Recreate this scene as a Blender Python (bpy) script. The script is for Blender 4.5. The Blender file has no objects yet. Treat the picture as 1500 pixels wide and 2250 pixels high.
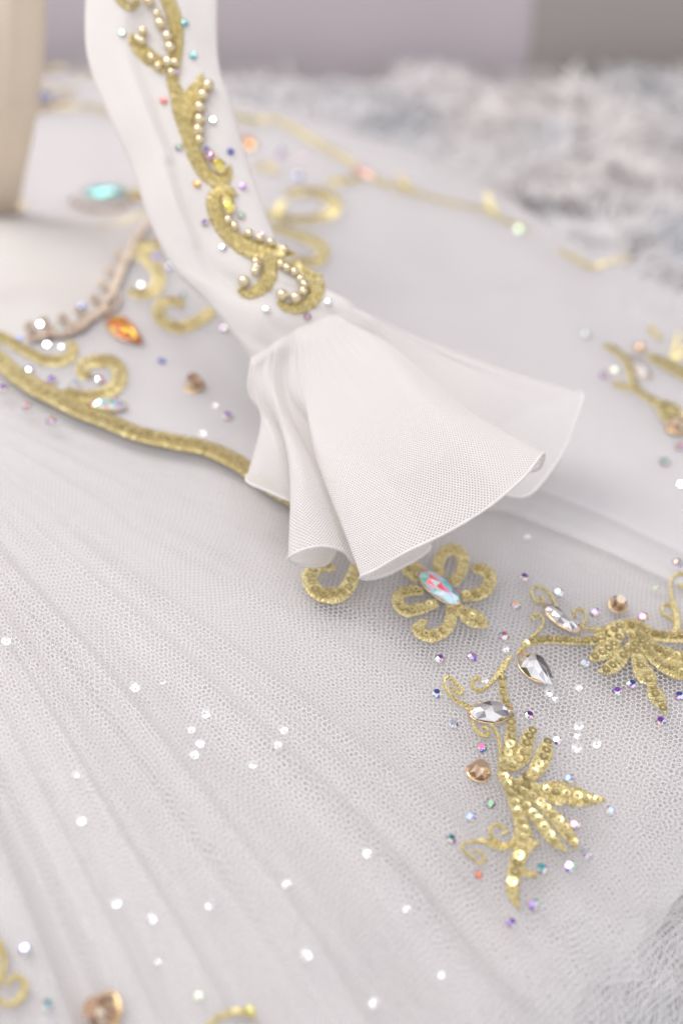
import bpy, math, random
import numpy as np
from mathutils import Vector, Matrix
from mathutils.bvhtree import BVHTree

random.seed(7)
rng = np.random.default_rng(7)
S = 0.001                       # everything below is laid out in millimetres
sc = bpy.context.scene
COL = sc.collection

# ------------------------------------------------------------------ camera
CAM = np.array([0.0, 0.0, 327.0])
PITCH = math.radians(40.0)
FPX = 3125.0                    # focal length in photo pixels (50 mm on 36 mm height)
FWD = np.array([0, math.cos(PITCH), -math.sin(PITCH)])
UP = np.array([0, math.sin(PITCH), math.cos(PITCH)])
RIGHT = np.array([1.0, 0, 0])
cd = bpy.data.cameras.new('camera')
cam = bpy.data.objects.new('camera', cd)
COL.objects.link(cam)
cam.location = Vector(CAM * S)
cam.rotation_euler = (math.radians(90) - PITCH, 0, 0)
cd.sensor_fit = 'VERTICAL'
cd.sensor_height = 36.0
cd.lens = 50.0
cd.clip_start = 0.01
cd.clip_end = 50
cd.dof.use_dof = True
cd.dof.focus_distance = 0.434
cd.dof.aperture_fstop = 4.2
sc.camera = cam

# ------------------------------------------------------------------ light
w = bpy.data.worlds.new('World')
sc.world = w
w.use_nodes = True
bg = w.node_tree.nodes['Background']
bg.inputs['Color'].default_value = (0.93, 0.92, 0.96, 1)
bg.inputs['Strength'].default_value = 0.84

def area(name, loc, target, size, power, col):
    d = bpy.data.lights.new(name, 'AREA')
    d.shape = 'DISK'
    d.size = size
    d.energy = power
    d.color = col
    o = bpy.data.objects.new(name, d)
    COL.objects.link(o)
    o.location = Vector(loc) * S
    v = Vector(target) - Vector(loc)
    o.rotation_euler = v.to_track_quat('-Z', 'Y').to_euler()
    return o
KEY = (-520.0, 640.0, 950.0)
SPOT = (260.0, 620.0, 1500.0)
area('ceiling_lamp', KEY, (0, 440, 0), 0.75, 7.0, (1.0, 0.955, 0.90))
for sx, sy, sz in (SPOT, (520, 250, 1500), (-150, 300, 1500), (-500, -150, 1500), (150, -250, 1500)):
    area('sparkle_lamp', (sx, sy, sz), (20, 400, 0), 0.09, 0.8, (0.96, 0.97, 1.0))  # small unseen lamps, added to make stones and sequins sparkle
vs = sc.view_settings
vs.view_transform = 'Standard'
vs.look = 'None'
vs.exposure = 0.30
vs.gamma = 1.0
vs.use_curve_mapping = False
sc.cycles.use_denoising = True
sc.cycles.max_bounces = 6
sc.cycles.use_adaptive_sampling = True
sc.cycles.adaptive_threshold = 0.02
sc.cycles.transparent_max_bounces = 14
sc.cycles.sample_clamp_indirect = 6

# ------------------------------------------------------------------ pixel -> place helpers
def ray(px, py):
    px = np.asarray(px, float); py = np.asarray(py, float)
    return FWD + ((px - 750.0) / FPX)[..., None] * RIGHT - ((py - 1125.0) / FPX)[..., None] * UP

def at_depth(px, py, D):
    return CAM + np.asarray(D, float)[..., None] * ray(px, py)

def at_z(px, py, z):
    d = ray(px, py)
    t = (np.asarray(z, float) - CAM[2]) / d[..., 2]
    return CAM + t[..., None] * d

_grids = {}
def noise(x, y, seed=0, n=64):
    """smooth value noise in -1..1, unit lattice"""
    if (seed, n) not in _grids:
        _grids[(seed, n)] = np.random.default_rng(1000 + seed).uniform(-1, 1, (n, n))
    g = _grids[(seed, n)]
    x = np.asarray(x, float); y = np.asarray(y, float)
    xi = np.floor(x).astype(int); yi = np.floor(y).astype(int)
    fx = x - xi; fy = y - yi
    fx = fx * fx * fx * (fx * (fx * 6 - 15) + 10); fy = fy * fy * fy * (fy * (fy * 6 - 15) + 10)
    a = g[xi % n, yi % n]; b = g[(xi + 1) % n, yi % n]
    c = g[xi % n, (yi + 1) % n]; d = g[(xi + 1) % n, (yi + 1) % n]
    return (a * (1 - fx) + b * fx) * (1 - fy) + (c * (1 - fx) + d * fx) * fy

def sstep(a, b, x):
    t = np.clip((x - a) / (b - a), 0, 1)
    return t * t * (3 - 2 * t)

CX, CY = -200.0, 450.0            # waist of the tutu, out of frame to the left
def polar(x, y):
    return np.hypot(x - CX, y - CY), np.degrees(np.arctan2(y - CY, x - CX))

def zskirt(x, y, seed=0, amp=1.0):
    """height of the tutu plate (mm)"""
    x = np.asarray(x, float); y = np.asarray(y, float)
    r, th = polar(x, y)
    near = sstep(-27, -50, th) * sstep(70, 170, r)
    th2 = th + 0.9 * noise(r / 90.0, th / 9.0, 3 + seed)
    k = noise(th2 / 1.9, r / 260.0, 5 + seed)
    k2 = noise(th2 / 0.8 + 9, r / 160.0, 6 + seed)
    ridge = 1 - 2 * np.abs(k)
    z = near * amp * (2.1 * ridge + 0.8 * k2) * (r / 280.0)
    mid = (1 - near) * sstep(60, 200, r)
    z = z + mid * (1.1 * noise(th / 7.0, r / 110.0, 8) + 0.5 * noise(x / 25., y / 25., 9))
    # broad swells
    z = z + 2.0 * noise(x / 90.0 + 3.3, y / 90.0 + 1.7, 11)
    # fold running out to the near right edge of the net
    f = th + 39.5 + 3.0 * noise(r / 70.0, 0.5, 12)
    z = z - 7.0 * sstep(0.0, -4.5, f) * sstep(300, 352, r) * sstep(-60, -46, th)
    # the plate rises towards the waist
    z = z + 40.0 * np.clip(1 - r / 320.0, 0, 1) * (1 - sstep(20, 70, th))
    # padded bodice front
    z = z + 17.0 * np.exp(-(((x + 152) / 48.0) ** 2 + ((y - 560) / 34.0) ** 2))
    z = z + 14.0 * np.exp(-(((x + 190) / 60.0) ** 2 + ((y - 700) / 40.0) ** 2))
    # rim droops a little
    z = z - 9.0 * sstep(300, 380, r) * sstep(-30, 10, th) - 4.0 * sstep(330, 400, r) * sstep(-10, -40, th)
    return z

def on_skirt(px, py, off=0.0):
    px = np.asarray(px, float); py = np.asarray(py, float)
    z = np.zeros_like(px)
    for _ in range(14):
        p = at_z(px, py, z)
        z = 0.45 * z + 0.55 * (zskirt(p[..., 0], p[..., 1]) + off)
    return at_z(px, py, z)

def skirt_normal(p):
    e = 1.5
    x, y = p[..., 0], p[..., 1]
    gx = (zskirt(x + e, y) - zskirt(x - e, y)) / (2 * e)
    gy = (zskirt(x, y + e) - zskirt(x, y - e)) / (2 * e)
    n = np.stack([-gx, -gy, np.ones_like(gx)], -1)
    return n / np.linalg.norm(n, axis=-1, keepdims=True)

# ------------------------------------------------------------------ materials
MATS = {}
def mat(name):
    m = bpy.data.materials.new(name)
    m.use_nodes = True
    MATS[name] = m
    nt = m.node_tree
    return m, nt, nt.nodes, nt.links, nt.nodes['Principled BSDF']

def simple(name, col, rough=0.6, metal=0.0, sheen=0.0):
    m, nt, N, L, b = mat(name)
    b.inputs['Base Color'].default_value = (*col, 1)
    b.inputs['Roughness'].default_value = rough
    b.inputs['Metallic'].default_value = metal
    b.inputs['Sheen Weight'].default_value = sheen
    return m, nt, N, L, b

def cloth(name, col, transl=0.3, weave=0.35, sheer=0.0, bump=0.15, var=0.04, wrinkle=0.12):
    """soft woven cloth: Principled + translucent, with a fine weave bump and slight unevenness"""
    m, nt, N, L, b = mat(name)
    b.inputs['Roughness'].default_value = 0.75
    b.inputs['Sheen Weight'].default_value = 0.25
    b.inputs['Specular IOR Level'].default_value = 0.25
    tc = N.new('ShaderNodeTexCoord')
    n1 = N.new('ShaderNodeTexNoise'); n1.inputs['Scale'].default_value = 45; n1.inputs['Detail'].default_value = 4
    L.new(tc.outputs['Object'], n1.inputs['Vector'])
    mx = N.new('ShaderNodeMix'); mx.data_type = 'RGBA'
    mx.inputs['A'].default_value = (*[c * (1 - var) for c in col], 1)
    mx.inputs['B'].default_value = (*[min(1, c * (1 + var)) for c in col], 1)
    L.new(n1.outputs['Fac'], mx.inputs['Factor'])
    L.new(mx.outputs['Result'], b.inputs['Base Color'])
    wv = N.new('ShaderNodeTexVoronoi'); wv.inputs['Scale'].default_value = 1000 / weave
    L.new(tc.outputs['Object'], wv.inputs['Vector'])
    bp = N.new('ShaderNodeBump'); bp.inputs['Strength'].default_value = bump; bp.inputs['Distance'].default_value = 0.0003
    L.new(wv.outputs['Distance'], bp.inputs['Height'])
    L.new(bp.outputs['Normal'], b.inputs['Normal'])
    wn = N.new('ShaderNodeTexNoise'); wn.inputs['Scale'].default_value = 70; wn.inputs['Detail'].default_value = 3
    L.new(tc.outputs['Object'], wn.inputs['Vector'])
    b2 = N.new('ShaderNodeBump'); b2.inputs['Strength'].default_value = wrinkle; b2.inputs['Distance'].default_value = 0.002
    L.new(wn.outputs['Fac'], b2.inputs['Height']); L.new(bp.outputs['Normal'], b2.inputs['Normal']); L.new(b2.outputs['Normal'], b.inputs['Normal'])
    tr = N.new('ShaderNodeBsdfTranslucent')
    L.new(mx.outputs['Result'], tr.inputs['Color'])
    ms = N.new('ShaderNodeMixShader'); ms.inputs['Fac'].default_value = transl
    L.new(b.outputs['BSDF'], ms.inputs[1]); L.new(tr.outputs['BSDF'], ms.inputs[2])
    out = N['Material Output']
    last = ms.outputs['Shader']
    if sheer > 0:
        tp = N.new('ShaderNodeBsdfTransparent')
        m2 = N.new('ShaderNodeMixShader'); m2.inputs['Fac'].default_value = sheer
        L.new(last, m2.inputs[1]); L.new(tp.outputs['BSDF'], m2.inputs[2])
        last = m2.outputs['Shader']
    L.new(last, out.inputs['Surface'])
    return m

cloth('satin', (0.74, 0.71, 0.685), 0.3)
cloth('organza', (0.86, 0.84, 0.85), 0.3, sheer=0.58)
cloth('underskirt', (0.60, 0.58, 0.58), 0.2, bump=0.05)
cloth('sleeve_cloth', (0.78, 0.75, 0.73), 0.35, bump=0.1, wrinkle=0.3)
cloth('strap_cloth', (0.84, 0.76, 0.64), 0.35, var=0.08)
cloth('hem_cloth', (0.82, 0.80, 0.79), 0.3)

def tulle(name, col):
    m, nt, N, L, b = mat(name)
    b.inputs['Base Color'].default_value = (*col, 1)
    b.inputs['Roughness'].default_value = 0.45
    tr = N.new('ShaderNodeBsdfTranslucent'); tr.inputs['Color'].default_value = (*col, 1)
    ms = N.new('ShaderNodeMixShader'); ms.inputs['Fac'].default_value = 0.35
    L.new(b.outputs['BSDF'], ms.inputs[1]); L.new(tr.outputs['BSDF'], ms.inputs[2])
    L.new(ms.outputs['Shader'], N['Material Output'].inputs['Surface'])
tulle('tulle', (0.84, 0.82, 0.82))

def ruffle_mat():
    """fine stretch mesh: staggered pin holes in UV millimetres open through the cloth"""
    m, nt, N, L, b = mat('ruffle_mesh')
    b.inputs['Roughness'].default_value = 0.7
    b.inputs['Sheen Weight'].default_value = 0.2
    b.inputs['Base Color'].default_value = (0.89, 0.865, 0.855, 1)
    uv = N.new('ShaderNodeUVMap'); uv.uv_map = 'UVMap'
    sp = N.new('ShaderNodeSeparateXYZ'); L.new(uv.outputs['UV'], sp.inputs['Vector'])
    def M(op, a, bb=None):
        n = N.new('ShaderNodeMath'); n.operation = op
        for i, v in enumerate((a, bb)):
            if v is None: continue
            if isinstance(v, (int, float)): n.inputs[i].default_value = v
            else: L.new(v, n.inputs[i])
        return n.outputs['Value']
    P, Q = 0.92, 0.60            # pitch across, along (mm)
    row = M('FLOOR', M('DIVIDE', sp.outputs['Y'], Q))
    sh = M('MULTIPLY', M('MODULO', row, 2.0), 0.5)
    fx = M('SUBTRACT', M('FRACT', M('ADD', M('DIVIDE', sp.outputs['X'], P), sh)), 0.5)
    fy = M('SUBTRACT', M('FRACT', M('DIVIDE', sp.outputs['Y'], Q)), 0.5)
    d = M('SQRT', M('ADD', M('MULTIPLY', fx, fx), M('MULTIPLY', M('MULTIPLY', fy, fy), 0.8)))
    mr = N.new('ShaderNodeMapRange'); mr.interpolation_type = 'SMOOTHSTEP'
    mr.inputs['From Min'].default_value = 0.36; mr.inputs['From Max'].default_value = 0.22
    mr.inputs['To Min'].default_value = 0.0; mr.inputs['To Max'].default_value = 0.60
    L.new(d, mr.inputs['Value'])
    bp = N.new('ShaderNodeBump'); bp.inputs['Strength'].default_value = 0.5; bp.inputs['Distance'].default_value = 0.0003
    L.new(M('SUBTRACT', 0.6, mr.outputs['Result']), bp.inputs['Height']); L.new(bp.outputs['Normal'], b.inputs['Normal'])
    tr = N.new('ShaderNodeBsdfTranslucent'); tr.inputs['Color'].default_value = (0.89, 0.865, 0.85, 1)
    ms = N.new('ShaderNodeMixShader'); ms.inputs['Fac'].default_value = 0.48
    L.new(b.outputs['BSDF'], ms.inputs[1]); L.new(tr.outputs['BSDF'], ms.inputs[2])
    tp = N.new('ShaderNodeBsdfTransparent')
    m2 = N.new('ShaderNodeMixShader'); L.new(mr.outputs['Result'], m2.inputs['Fac'])
    L.new(ms.outputs['Shader'], m2.inputs[1]); L.new(tp.outputs['BSDF'], m2.inputs[2])
    L.new(m2.outputs['Shader'], N['Material Output'].inputs['Surface'])
ruffle_mat()

def thread(name, lo, hi, rough):
    m, nt, N, L, b = mat(name)
    b.inputs['Metallic'].default_value = 0.7
    tc = N.new('ShaderNodeTexCoord')
    n1 = N.new('ShaderNodeTexNoise'); n1.inputs['Scale'].default_value = 1800; n1.inputs['Detail'].default_value = 2
    L.new(tc.outputs['Object'], n1.inputs['Vector'])
    cr = N.new('ShaderNodeValToRGB')
    cr.color_ramp.elements[0].position = 0.35; cr.color_ramp.elements[0].color = (*lo, 1)
    cr.color_ramp.elements[1].position = 0.65; cr.color_ramp.elements[1].color = (*hi, 1)
    L.new(n1.outputs['Fac'], cr.inputs['Fac']); L.new(cr.outputs['Color'], b.inputs['Base Color'])
    mr = N.new('ShaderNodeMapRange'); mr.inputs['To Min'].default_value = rough - 0.12; mr.inputs['To Max'].default_value = rough + 0.15
    L.new(n1.outputs['Fac'], mr.inputs['Value']); L.new(mr.outputs['Result'], b.inputs['Roughness'])
    bp = N.new('ShaderNodeBump'); bp.inputs['Strength'].default_value = 0.6; bp.inputs['Distance'].default_value = 0.0002
    L.new(n1.outputs['Fac'], bp.inputs['Height']); L.new(bp.outputs['Normal'], b.inputs['Normal'])
thread('gold_thread', (0.46, 0.37, 0.14), (0.95, 0.85, 0.52), 0.40)
thread('rose_thread', (0.36, 0.28, 0.22), (0.74, 0.63, 0.53), 0.5)
simple('gold_sequin', (0.70, 0.60, 0.31), 0.20, 1.0)
simple('bead_gold', (0.72, 0.62, 0.43), 0.09, 1.0)
simple('bead_bronze', (0.40, 0.28, 0.20), 0.25, 1.0)
simple('gold_claw', (0.80, 0.60, 0.36), 0.25, 1.0)
simple('sewing_thread', (0.70, 0.42, 0.20), 0.6)

def facet_mat(name, metal, rough, ior=1.6, coat=0.6):
    m, nt, N, L, b = mat(name)
    a = N.new('ShaderNodeAttribute'); a.attribute_name = 'facet'
    L.new(a.outputs['Color'], b.inputs['Base Color'])
    b.inputs['Metallic'].default_value = metal
    b.inputs['Roughness'].default_value = rough
    b.inputs['Coat Weight'].default_value = coat
    b.inputs['Coat Roughness'].default_value = 0.02
facet_mat('crystal', 0.9, 0.06)
facet_mat('crystal_soft', 0.7, 0.38, coat=0.15)

def clear_mat():
    m, nt, N, L, b = mat('clear_film')
    g = N.new('ShaderNodeBsdfGlossy'); g.inputs['Color'].default_value = (1, .99, 1, 1); g.inputs['Roughness'].default_value = 0.2
    tp = N.new('ShaderNodeBsdfTransparent'); tp.inputs['Color'].default_value = (.97, .97, .98, 1)
    ms = N.new('ShaderNodeMixShader'); ms.inputs['Fac'].default_value = 0.70
    L.new(g.outputs['BSDF'], ms.inputs[1]); L.new(tp.outputs['BSDF'], ms.inputs[2])
    L.new(ms.outputs['Shader'], N['Material Output'].inputs['Surface'])
clear_mat()

def fur_mat():
    m, nt, N, L, b = mat('fur')
    b.inputs['Roughness'].default_value = 0.65
    b.inputs['Sheen Weight'].default_value = 0.4
    a = N.new('ShaderNodeAttribute'); a.attribute_name = 'tint'
    L.new(a.outputs['Color'], b.inputs['Base Color'])
fur_mat()

def wall_mat(name, col):
    m, nt, N, L, b = mat(name)
    b.inputs['Roughness'].default_value = 0.85
    tc = N.new('ShaderNodeTexCoord')
    n1 = N.new('ShaderNodeTexNoise'); n1.inputs['Scale'].default_value = 6; n1.inputs['Detail'].default_value = 5
    L.new(tc.outputs['Object'], n1.inputs['Vector'])
    mx = N.new('ShaderNodeMix'); mx.data_type = 'RGBA'
    mx.inputs['A'].default_value = (*[c * 0.95 for c in col], 1); mx.inputs['B'].default_value = (*[c * 1.05 for c in col], 1)
    L.new(n1.outputs['Fac'], mx.inputs['Factor']); L.new(mx.outputs['Result'], b.inputs['Base Color'])
wall_mat('wall_lavender', (0.53, 0.48, 0.51))
wall_mat('wall_taupe', (0.36, 0.33, 0.315))

# ------------------------------------------------------------------ mesh helpers
WORLD = {}                        # world translation (mm) of every object that parents others
def mesh_np(name, V, faces, smooth=True):
    """V (n,3) in mm local; faces: list of int arrays (k,3) or (k,4)"""
    me = bpy.data.meshes.new(name)
    V = np.asarray(V, np.float32) * S
    me.vertices.add(len(V)); me.vertices.foreach_set('co', V.ravel())
    F = [np.asarray(f, np.int32) for f in faces if len(f)]
    loops = np.concatenate([f.ravel() for f in F])
    tot = np.concatenate([np.full(len(f), f.shape[1], np.int32) for f in F])
    start = np.concatenate([[0], np.cumsum(tot)[:-1]]).astype(np.int32)
    me.loops.add(len(loops)); me.loops.foreach_set('vertex_index', loops)
    me.polygons.add(len(tot)); me.polygons.foreach_set('loop_start', start)
    me.polygons.foreach_set('loop_total', tot)
    me.polygons.foreach_set('use_smooth', np.full(len(tot), smooth))
    me.update(calc_edges=True)
    return me

def link(name, me, material, parent=None, at=(0, 0, 0), rot=None):
    o = bpy.data.objects.new(name, me)
    COL.objects.link(o)
    at = np.asarray(at, float)
    base = WORLD.get(parent.name, np.zeros(3)) if parent else np.zeros(3)
    o.location = Vector((at - base) * S)
    if rot is not None:
        o.rotation_euler = rot.to_euler()
    if parent: o.parent = parent
    if material and len(me.materials) == 0: me.materials.append(MATS[material])
    WORLD[o.name] = at
    return o

def build(name, V, faces, material, parent=None, smooth=True, at=None):
    V = np.asarray(V, float)
    if at is None: at = WORLD[parent.name] if parent else np.array([V[:, 0].mean(), V[:, 1].mean(), V[:, 2].min()])
    me = mesh_np(name, V - at, faces, smooth)
    return link(name, me, material, parent, at)

def empty(name, at, label, cat):
    o = bpy.data.objects.new(name, None)
    COL.objects.link(o)
    o.location = Vector(np.asarray(at, float) * S)
    o.empty_display_size = 0.02
    o['label'] = label; o['category'] = cat
    WORLD[o.name] = np.asarray(at, float)
    return o

def grid_faces(nu, nv, wrap_u=False):
    iu = np.arange(nu if wrap_u else nu - 1); iv = np.arange(nv - 1)
    A, B = np.meshgrid(iu, iv, indexing='ij')
    A2 = (A + 1) % nu
    return np.stack([A * nv + B, A2 * nv + B, A2 * nv + B + 1, A * nv + B + 1], -1).reshape(-1, 4)

def catmull(P, n):
    """resample a polyline with a Catmull-Rom spline to n points per span"""
    P = np.asarray(P, float)
    Q = np.vstack([2 * P[0] - P[1], P, 2 * P[-1] - P[-2]])
    out = []
    for i in range(1, len(Q) - 2):
        t = np.linspace(0, 1, n, endpoint=False)[:, None]
        a, b, c, d = Q[i - 1], Q[i], Q[i + 1], Q[i + 2]
        out.append(0.5 * ((2 * b) + (-a + c) * t + (2 * a - 5 * b + 4 * c - d) * t ** 2 + (-a + 3 * b - 3 * c + d) * t ** 3))
    out.append(P[-1:])
    return np.vstack(out)

def tube(P, rad, nseg=8, closed_ends=True):
    P = np.asarray(P, float)
    T = np.gradient(P, axis=0); T /= np.linalg.norm(T, axis=1, keepdims=True) + 1e-9
    ref = np.tile(np.array([0.12, 0.2, 0.97]), (len(P), 1))
    A = np.cross(T, ref); A /= np.linalg.norm(A, axis=1, keepdims=True) + 1e-9
    B = np.cross(T, A)
    rad = np.broadcast_to(np.asarray(rad, float), (len(P),))
    ph = np.linspace(0, 2 * np.pi, nseg, endpoint=False)
    V = P[:, None] + rad[:, None, None] * (np.cos(ph)[None, :, None] * A[:, None] + np.sin(ph)[None, :, None] * B[:, None])
    n = len(P)
    i, j = np.meshgrid(np.arange(n - 1), np.arange(nseg), indexing='ij')
    j2 = (j + 1) % nseg
    F = np.stack([i * nseg + j, i * nseg + j2, (i + 1) * nseg + j2, (i + 1) * nseg + j], -1).reshape(-1, 4)
    return V.reshape(-1, 3), F

# ------------------------------------------------------------------ setting: wall and the ground under the rug
def slab(name, p0, p1, material, label=None):
    x0, y0, z0 = p0; x1, y1, z1 = p1
    V = np.array([[x, y, z] for x in (x0, x1) for y in (y0, y1) for z in (z0, z1)], float)
    F = np.array([[0, 1, 3, 2], [4, 6, 7, 5], [0, 4, 5, 1], [2, 3, 7, 6], [0, 2, 6, 4], [1, 5, 7, 3]])
    o = build(name, V, [F], material, None, smooth=False)
    o['kind'] = 'structure'
    return o
slab('wall', (-900, 900, -80), (122, 950, 1300), 'wall_lavender')
slab('wall_right', (122, 898, -80), (1100, 950, 1300), 'wall_taupe')
slab('floor', (-900, -250, -90), (1100, 899, -62), 'wall_taupe')

# ------------------------------------------------------------------ fur rug
def rug():
    root = empty('fur_rug', (80, 480, -60), 'shaggy white and blue-grey faux fur rug lying under the tutu', 'rug')
    def hz(x, y):
        return -46 + 9 * noise(x / 60., y / 60., 21) + 2.5 * noise(x / 24., y / 24., 22)
    nx, ny = 150, 150
    xs = np.linspace(-420, 620, nx); ys = np.linspace(20, 872, ny)
    X, Y = np.meshgrid(xs, ys, indexing='ij')
    V = np.stack([X, Y, hz(X, Y)], -1).reshape(-1, 3)
    def tint(x, y):
        k = noise(x / 70. + .4, y / 95., 23) + 0.35 * noise(x / 26., y / 38., 24)
        k = sstep(0.25, 1.15, k)[:, None]
        warm = sstep(-.3, .5, noise(x / 110., y / 110., 25))[:, None]
        lo = np.array([[0.47, 0.49, 0.52]])
        hi = np.array([[0.68, 0.64, 0.63]]) * warm + np.array([[0.64, 0.625, 0.635]]) * (1 - warm)
        c = hi * (1 - k) + lo * k
        return np.concatenate([c, np.ones((len(c), 1))], 1)
    o = build('backing', V, [grid_faces(nx, ny)], 'fur', root)
    at = o.data.color_attributes.new('tint', 'FLOAT_COLOR', 'POINT')
    at.data.foreach_set('color', tint(V[:, 0], V[:, 1]).astype(np.float32).ravel())
    # pile: bent tapering blades, denser near the camera
    xs, ys = [], []
    n1 = 26000
    xs.append(rng.uniform(-60, 330, n1)); ys.append(rng.uniform(90, 330, n1))
    n2 = 24000
    xs.append(rng.uniform(-400, 600, n2)); ys.append(rng.uniform(330, 866, n2))
    x = np.concatenate(xs); y = np.concatenate(ys)
    n = len(x)
    ln = rng.uniform(14, 30, n); ang = 2.6 * np.pi * noise(x / 55., y / 55., 26) + rng.normal(0, .5, n)
    lean = rng.uniform(.5, 1.0, n)
    wd = np.where(np.arange(n) < n1, 0.35, 1.1) * rng.uniform(.7, 1.3, n)
    base = np.stack([x, y, hz(x, y) - 1], -1)
    d = np.stack([np.cos(ang), np.sin(ang), np.zeros(n)], -1)
    s = np.stack([-np.sin(ang), np.cos(ang), np.zeros(n)], -1)
    rows = []
    for t in (0, .4, .75):
        c = base + d * (ln * lean * t ** 1.4)[:, None] + np.array([0, 0, 1]) * (ln * (0.85 * t - 0.45 * t * t))[:, None]
        ww = (wd * (1 - .6 * t))[:, None]
        rows += [c - s * ww, c + s * ww]
    tip = base + d * (ln * lean)[:, None] + np.array([0, 0, 1]) * (ln * .36)[:, None]
    rows.append(tip)
    V = np.stack(rows, 1).reshape(-1, 3)
    b = np.arange(n)[:, None] * 7
    Q = np.concatenate([b + np.array([[0, 1, 3, 2]]), b + np.array([[2, 3, 5, 4]])])
    T = b + np.array([[4, 5, 6]])
    o = build('pile', V, [Q, T], 'fur', root)
    o['kind'] = 'stuff'
    c = tint(x + rng.normal(0, 6, n), y + rng.normal(0, 6, n)); c[:, :3] *= rng.uniform(.9, 1.06, n)[:, None]
    c = np.repeat(c, 7, 0)
    at = o.data.color_attributes.new('tint', 'FLOAT_COLOR', 'POINT')
    at.data.foreach_set('color', np.clip(c, 0, 1).astype(np.float32).ravel())
rug()

# ------------------------------------------------------------------ the tutu
tutu = empty('ballet_tutu', (CX, CY, -40), 'white net ballet tutu with gold embroidery, sequins and crystals', 'tutu')

# edge of the smooth overlay (photo pixels on the plate) and the far rim of the plate
EDGE = [(-150, 690), (-60, 750), (0, 793), (32, 822), (80, 854), (128, 879), (176, 905), (224, 924), (300, 958), (380, 975), (450, 988),
        (520, 1020), (580, 1065), (640, 1102), (720, 1140), (800, 1165), (900, 1160), (1000, 1135), (1090, 1118), (1200, 1155), (1340, 1212), (1500, 1288), (1640, 1350)]
RIM = [(-380, 190), (-150, 165), (40, 150), (250, 158), (420, 182), (520, 200), (610, 222), (700, 246), (800, 285), (900, 326), (1000, 374),
       (1060, 400), (1120, 424), (1180, 452), (1240, 484), (1300, 520), (1360, 552), (1420, 578), (1480, 598), (1540, 625), (1600, 660), (1640, 700), (1690, 800)]
E2 = catmull(EDGE, 8); R2 = catmull(RIM, 8)
E3 = on_skirt(E2[:, 0], E2[:, 1], 0.6)
R3 = at_z(R2[:, 0], R2[:, 1], np.full(len(R2), -6.0))

def overlay(Epx, off, material):
    E2_ = catmull(Epx, 8)
    E3_ = on_skirt(E2_[:, 0], E2_[:, 1], off)
    nv = 90
    t = np.linspace(0, 1, nv)
    P = E3_[:, None, :2] * (1 - t)[None, :, None] + R3[:, None, :2] * t[None, :, None]
    z = zskirt(P[..., 0], P[..., 1]) + off
    z = z - 26 * sstep(0.93, 1.0, t)[None, :]           # rim rolls under
    z[:, 0] -= 0.5
    V = np.dstack([P, z]).reshape(-1, 3)
    build('overlay', V, [grid_faces(len(E2_), nv)], material, tutu)
overlay(EDGE, 0.5, 'organza')
overlay([(x, y - 75 * float(sstep(680, 1080, x))) for x, y in EDGE], 0.95, 'organza')

def bodice_front():
    B2 = catmull([(345, 486), (300, 532), (283, 572), (267, 610), (251, 648), (231, 682), (205, 706), (160, 730), (112, 744), (62, 756), (10, 752)], 6)
    F2 = catmull([(300, 462), (210, 468), (120, 474), (40, 480), (-40, 494), (-100, 520), (-140, 560), (-160, 600), (-170, 650), (-160, 700), (-130, 735)], 6)
    A = on_skirt(B2[:, 0], B2[:, 1], 1.1); B = on_skirt(F2[:, 0], F2[:, 1], 1.1)
    t = np.linspace(0, 1, 40)
    P = A[:, None, :2] * (1 - t)[None, :, None] + B[:, None, :2] * t[None, :, None]
    z = zskirt(P[..., 0], P[..., 1]) + 1.1 + 0.8 * np.sin(np.pi * np.clip(t * 1.0, 0, 1))[None, :] ** .5
    build('bodice_front', np.dstack([P, z]).reshape(-1, 3), [grid_faces(len(B2), 40)], 'satin', tutu)
bodice_front()

def underskirt():
    rs = np.linspace(15, 360, 140); ts = np.radians(np.linspace(-105, 125, 260))
    Rr, Tt = np.meshgrid(rs, ts, indexing='ij')
    Rr2 = Rr * (1 + 0.012 * noise(np.degrees(Tt) / 3.0, Rr * 0, 31))
    X = CX + Rr2 * np.cos(Tt); Y = CY + Rr2 * np.sin(Tt)
    th = np.degrees(Tt)
    deep = 3.6 + 10.0 * sstep(-52, -36, th) * sstep(190, 290, Rr) * sstep(-18, -34, th)
    Z = zskirt(X, Y) - deep - 22 * sstep(338, 360, Rr) + 1.2 * noise(th / 1.4, Rr / 60., 32) * sstep(0, -30, th)
    V = np.stack([X, Y, Z], -1).reshape(-1, 3)
    build('underskirt', V, [grid_faces(140, 260)], 'underskirt', tutu)
underskirt()

from mathutils.geometry import intersect_point_line
def inside_overlay(x, y):
    """signed: positive on the far side of the overlay edge (world xy)"""
    ex, ey = E3[:, 0], E3[:, 1]
    return y - np.interp(x, ex, ey)

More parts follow.
